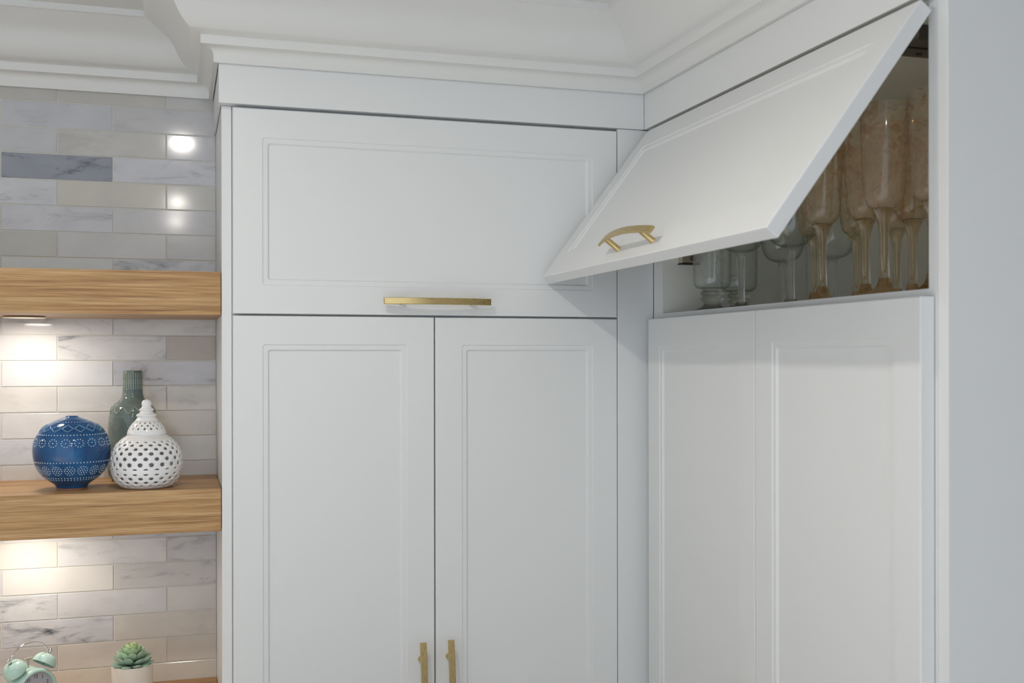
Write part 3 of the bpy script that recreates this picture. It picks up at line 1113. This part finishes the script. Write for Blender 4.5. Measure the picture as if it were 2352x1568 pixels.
def leaf_mesh(L, wd, th):
    bm = bmesh.new()
    n = 8
    rings = []
    for i in range(n + 1):
        t = i / n
        w = wd * (0.42 + 0.58 * sin(min(1, t / 0.62) * pi / 2)) * (1 if t < 0.62 else math.sqrt(max(0.0, 1 - ((t - 0.62) / 0.38) ** 2)) * 0.94 + 0.06 * (1 - t) / 0.38)
        h = th * (0.6 + 0.4 * sin(pi * t)) * (1 if t < 0.8 else max(0.12, (1 - t) / 0.2))
        cz = 0.16 * L * t * t
        rings.append([Vector((L * t, w * cos(2 * pi * k / 10), cz + h * sin(2 * pi * k / 10) * (0.7 if sin(2 * pi * k / 10) > 0 else 1.0))) for k in range(10)])
    rv = ring_bm(bm, rings)
    bm.faces.new(rv[0][::-1])
    bm.faces.new(rv[-1])
    tip = bm.verts.new((L * 1.05, 0, 0.17 * L))
    bmesh.ops.recalc_face_normals(bm, faces=bm.faces)
    bm.verts.remove(tip)
    me = bpy.data.meshes.new('leaf')
    bm.to_mesh(me)
    bm.free()
    me.materials.append(LEAF)
    for p in me.polygons:
        p.use_smooth = True
    return me


ROWS = [  # count, length, width, elevation deg, base height, start radius, colour
    (10, 0.0305, 0.0074, 3, 0.0010, 0.0080, (156, 180, 160)), (9, 0.0290, 0.0078, 18, 0.0065, 0.0075, (164, 188, 166)), (8, 0.0262, 0.0078, 34, 0.0115, 0.0062, (170, 194, 164)),
    (7, 0.0230, 0.0072, 50, 0.0165, 0.0046, (164, 190, 150)), (5, 0.0200, 0.0064, 66, 0.0215, 0.0030, (186, 206, 150)), (4, 0.0165, 0.0050, 80, 0.0245, 0.0012, (202, 216, 156))]
for ri, (n, L, wd, el, bz, br, colr) in enumerate(ROWS):
    me = leaf_mesh(L, wd, wd * 0.5)
    for i in range(n):
        a = 2 * pi * (i + 0.5 * (ri % 2)) / n + random.uniform(-0.08, 0.08)
        o = link('leaf', me, None, sc, (br * cos(a), br * sin(a), PH - 0.004 + bz), (0, -radians(el + random.uniform(-5, 5)), a))
        f = random.uniform(0.93, 1.07)
        o.color = s2l([min(255, c * f) for c in colr])
lathe('stem', [(0.0035, PH - 0.008), (0.0042, PH + 0.010), (0.0030, PH + 0.021), (0, PH + 0.023)], LEAF, sc, 12).color = s2l((120, 152, 112))


# ------------------------------------------------------------------ glasses in the open cabinet
SHZ = 1.7065


def shell(outer, t):
    """thin open bowl wall from an (r, z) outer profile running upward"""
    inner = [(max(r - t, 0.0), z + (t * 1.2 if i < 3 else 0)) for i, (r, z) in enumerate(outer)]
    return outer + inner[::-1]


FLS = 1.025


def flute(loc, label, group):
    e = empty('champagne_flute', loc, label, 'glass', group)
    e.scale = (1, 1, FLS)
    foot = catmull([(0, 0.0), (0.0335, 0.0), (0.0345, 0.0012), (0.0330, 0.0026), (0.024, 0.0052), (0.0150, 0.0098), (0.0098, 0.0165), (0.0078, 0.0250)], 4)
    lathe('foot', [(0, 0)] + foot[4:] + [(0, 0.0250)], AMBER_FOOT, e, 40, smooth=50)
    stem = catmull([(0.0078, 0.0252), (0.0068, 0.042), (0.0064, 0.062), (0.0068, 0.082), (0.0084, 0.099), (0.0115, 0.110), (0.0165, 0.1180)], 4)
    inn = catmull([(0.0128, 0.1180), (0.0072, 0.1080), (0.0046, 0.095), (0.0036, 0.075), (0.0034, 0.050), (0.0020, 0.034), (0.0, 0.031)], 4)
    lathe('stem', [(0, 0.0252)] + stem + inn, AMBER_SOLID, e, 32, smooth=60)
    bowl = catmull([(0.0166, 0.1182), (0.0215, 0.1225), (0.0252, 0.1300), (0.0272, 0.1420), (0.0285, 0.1600), (0.0297, 0.1850), (0.0308, 0.2120), (0.0318, 0.2420), (0.0322, 0.2560)], 4)
    lathe('bowl', [(0, 0.1182), (0.010, 0.1182)] + bowl, AMBER_BOWL, e, 48, smooth=60)
    return e


def wine(loc, label, group, hollow=True, sc_=1.0, r_bowl=0.042):
    e = empty('wine_glass', loc, label, 'glass', group)
    foot = catmull([(0.034, 0.0), (0.0348, 0.0010), (0.0325, 0.0022), (0.021, 0.0036), (0.0125, 0.0062), (0.0092, 0.0110)], 4)
    lathe('foot', [(0, 0)] + foot + [(0, 0.0110)], CLEAR_SOLID, e, 40, smooth=50)
    w = 0.0094 if hollow else 0.0062
    stem = catmull([(w * .98, 0.0112), (w * .92, 0.030), (w * .94, 0.060), (w * 1.02, 0.078), (w * 1.25, 0.087), (w * 1.7, 0.0935)], 4)
    inn = catmull([(w * 1.25, 0.0935), (w * .72, 0.084), (w * .56, 0.060), (w * .54, 0.022), (0, 0.018)], 4) if hollow else [(0, 0.0935)]
    lathe('stem', [(0, 0.0112)] + stem + inn, CLEAR_SOLID, e, 32, smooth=60)
    b = r_bowl
    bowl = catmull([(w * 1.7, 0.0937), (b * .62, 0.099), (b * .84, 0.109), (b * .96, 0.123), (b, 0.140), (b * .98, 0.160), (b * .93, 0.185)], 4)
    lathe('bowl', [(0, 0.0937)] + shell(bowl, 0.0012), CLEAR_BOWL, e, 48, smooth=60)
    return e


def mug(loc, label, group, rz):
    e = empty('glass_mug', loc, label, 'glass', group, (0, 0, rz))
    lathe('foot', [(0, 0), (0.0330, 0.0), (0.0340, 0.0016), (0.0300, 0.0042), (0.0200, 0.0072), (0.0155, 0.0110), (0.0150, 0.0150), (0, 0.0150)], CLEAR_SOLID, e, 40, smooth=50)
    pf = [(0, 0.0152), (0.0150, 0.0152)]
    for k in range(2):
        z = 0.0170 + 0.0105 * k
        pf += [(0.0165, z), (0.0205, z + 0.0020), (0.0215, z + 0.0050), (0.0195, z + 0.0080), (0.0168, z + 0.0092)]
    pf += [(0.0170, 0.0390), (0, 0.0390)]
    lathe('stem', pf, CLEAR_SOLID, e, 40, smooth=50)
    bowl = catmull([(0.0170, 0.0392), (0.0260, 0.0410), (0.0318, 0.0460), (0.0335, 0.0540), (0.0338, 0.0700), (0.0340, 0.1000), (0.0345, 0.1300)], 4)
    lathe('bowl', [(0, 0.0392)] + shell(bowl, 0.0018), ETCH_BOWL, e, 48, smooth=60)
    bm = bmesh.new()
    tube_bm(bm, [(0.0335, 0, 0.058), (0.046, 0, 0.060), (0.054, 0, 0.072), (0.055, 0, 0.088), (0.049, 0, 0.102), (0.0345, 0, 0.106)], 0.0036, 12)
    bmobj('mug_handle', bm, CLEAR_SOLID, e, None, None, 60)
    return e


AG, CG, MG = 'amber etched champagne flutes in the open cabinet', 'clear stemmed glasses in the open cabinet', 'footed glass mugs in the open cabinet'


def at(u, x, wx=0.0):
    """y on the shelf where the column u of the photograph meets depth x (done once, by hand-kept camera numbers)"""
    d = F + R2 * ((u - 1176) / CAM_F)
    t = (x - (-0.09374)) / d.x
    return -1.91972 + d.y * t


FL = [(1889, 0.850, 'amber etched flute at the front ledge, farthest left of the front row'),
      (1871, 0.925, 'amber flute overlapped on its right by the leftmost front flute'),
      (1988, 0.880, 'amber flute in the second pair from the left, its foot at the ledge'),
      (1969, 0.985, 'amber flute deep in the cabinet, seen through the second pair'),
      (2031, 0.834, 'tall amber etched flute whose whole bowl and rim show beside the door edge'),
      (2060, 1.000, 'thin stemmed amber flute standing deepest in the cabinet'),
      (2096, 0.950, 'amber flute just left of the one cut by the cabinet frame'),
      (2143, 0.850, 'amber etched flute farthest right, half hidden by the cabinet frame')]
first = None
for u, x, lab in FL:
    loc = (x, at(u, x), SHZ)
    if first is None:
        first = flute(loc, lab, AG)
    else:
        c = copy_tree(first)
        c.location = loc
        c.rotation_euler.z = random.uniform(0, 6)
        c['label'] = lab
w2 = wine((1.030, at(1912, 1.030), SHZ), 'clear wine glass standing just behind the leftmost front flute', CG, False, 1.0, 0.0400)
for u, x, lab in ((1703, 0.819, 'clear thin stemmed wine glass in front of the second glass mug'), (1817, 0.850, 'clear wine glass at the front, between the mugs and the flutes'),
                  (1798, 0.985, 'clear wine glass behind the front clear one, left of its stem')):
    c = copy_tree(w2)
    c.location = (x, at(u, x), SHZ)
    c['label'] = lab
g1 = mug((0.820, at(1636, 0.820), SHZ), 'clear footed glass mug nearest the corner, next to the hinge plate', MG, radians(-30))
g2 = copy_tree(g1)
g2.location = (0.905, at(1697, 0.905), SHZ)
g2.rotation_euler.z = radians(195)
g2['label'] = 'clear footed glass mug standing behind the thin stemmed wine glass'
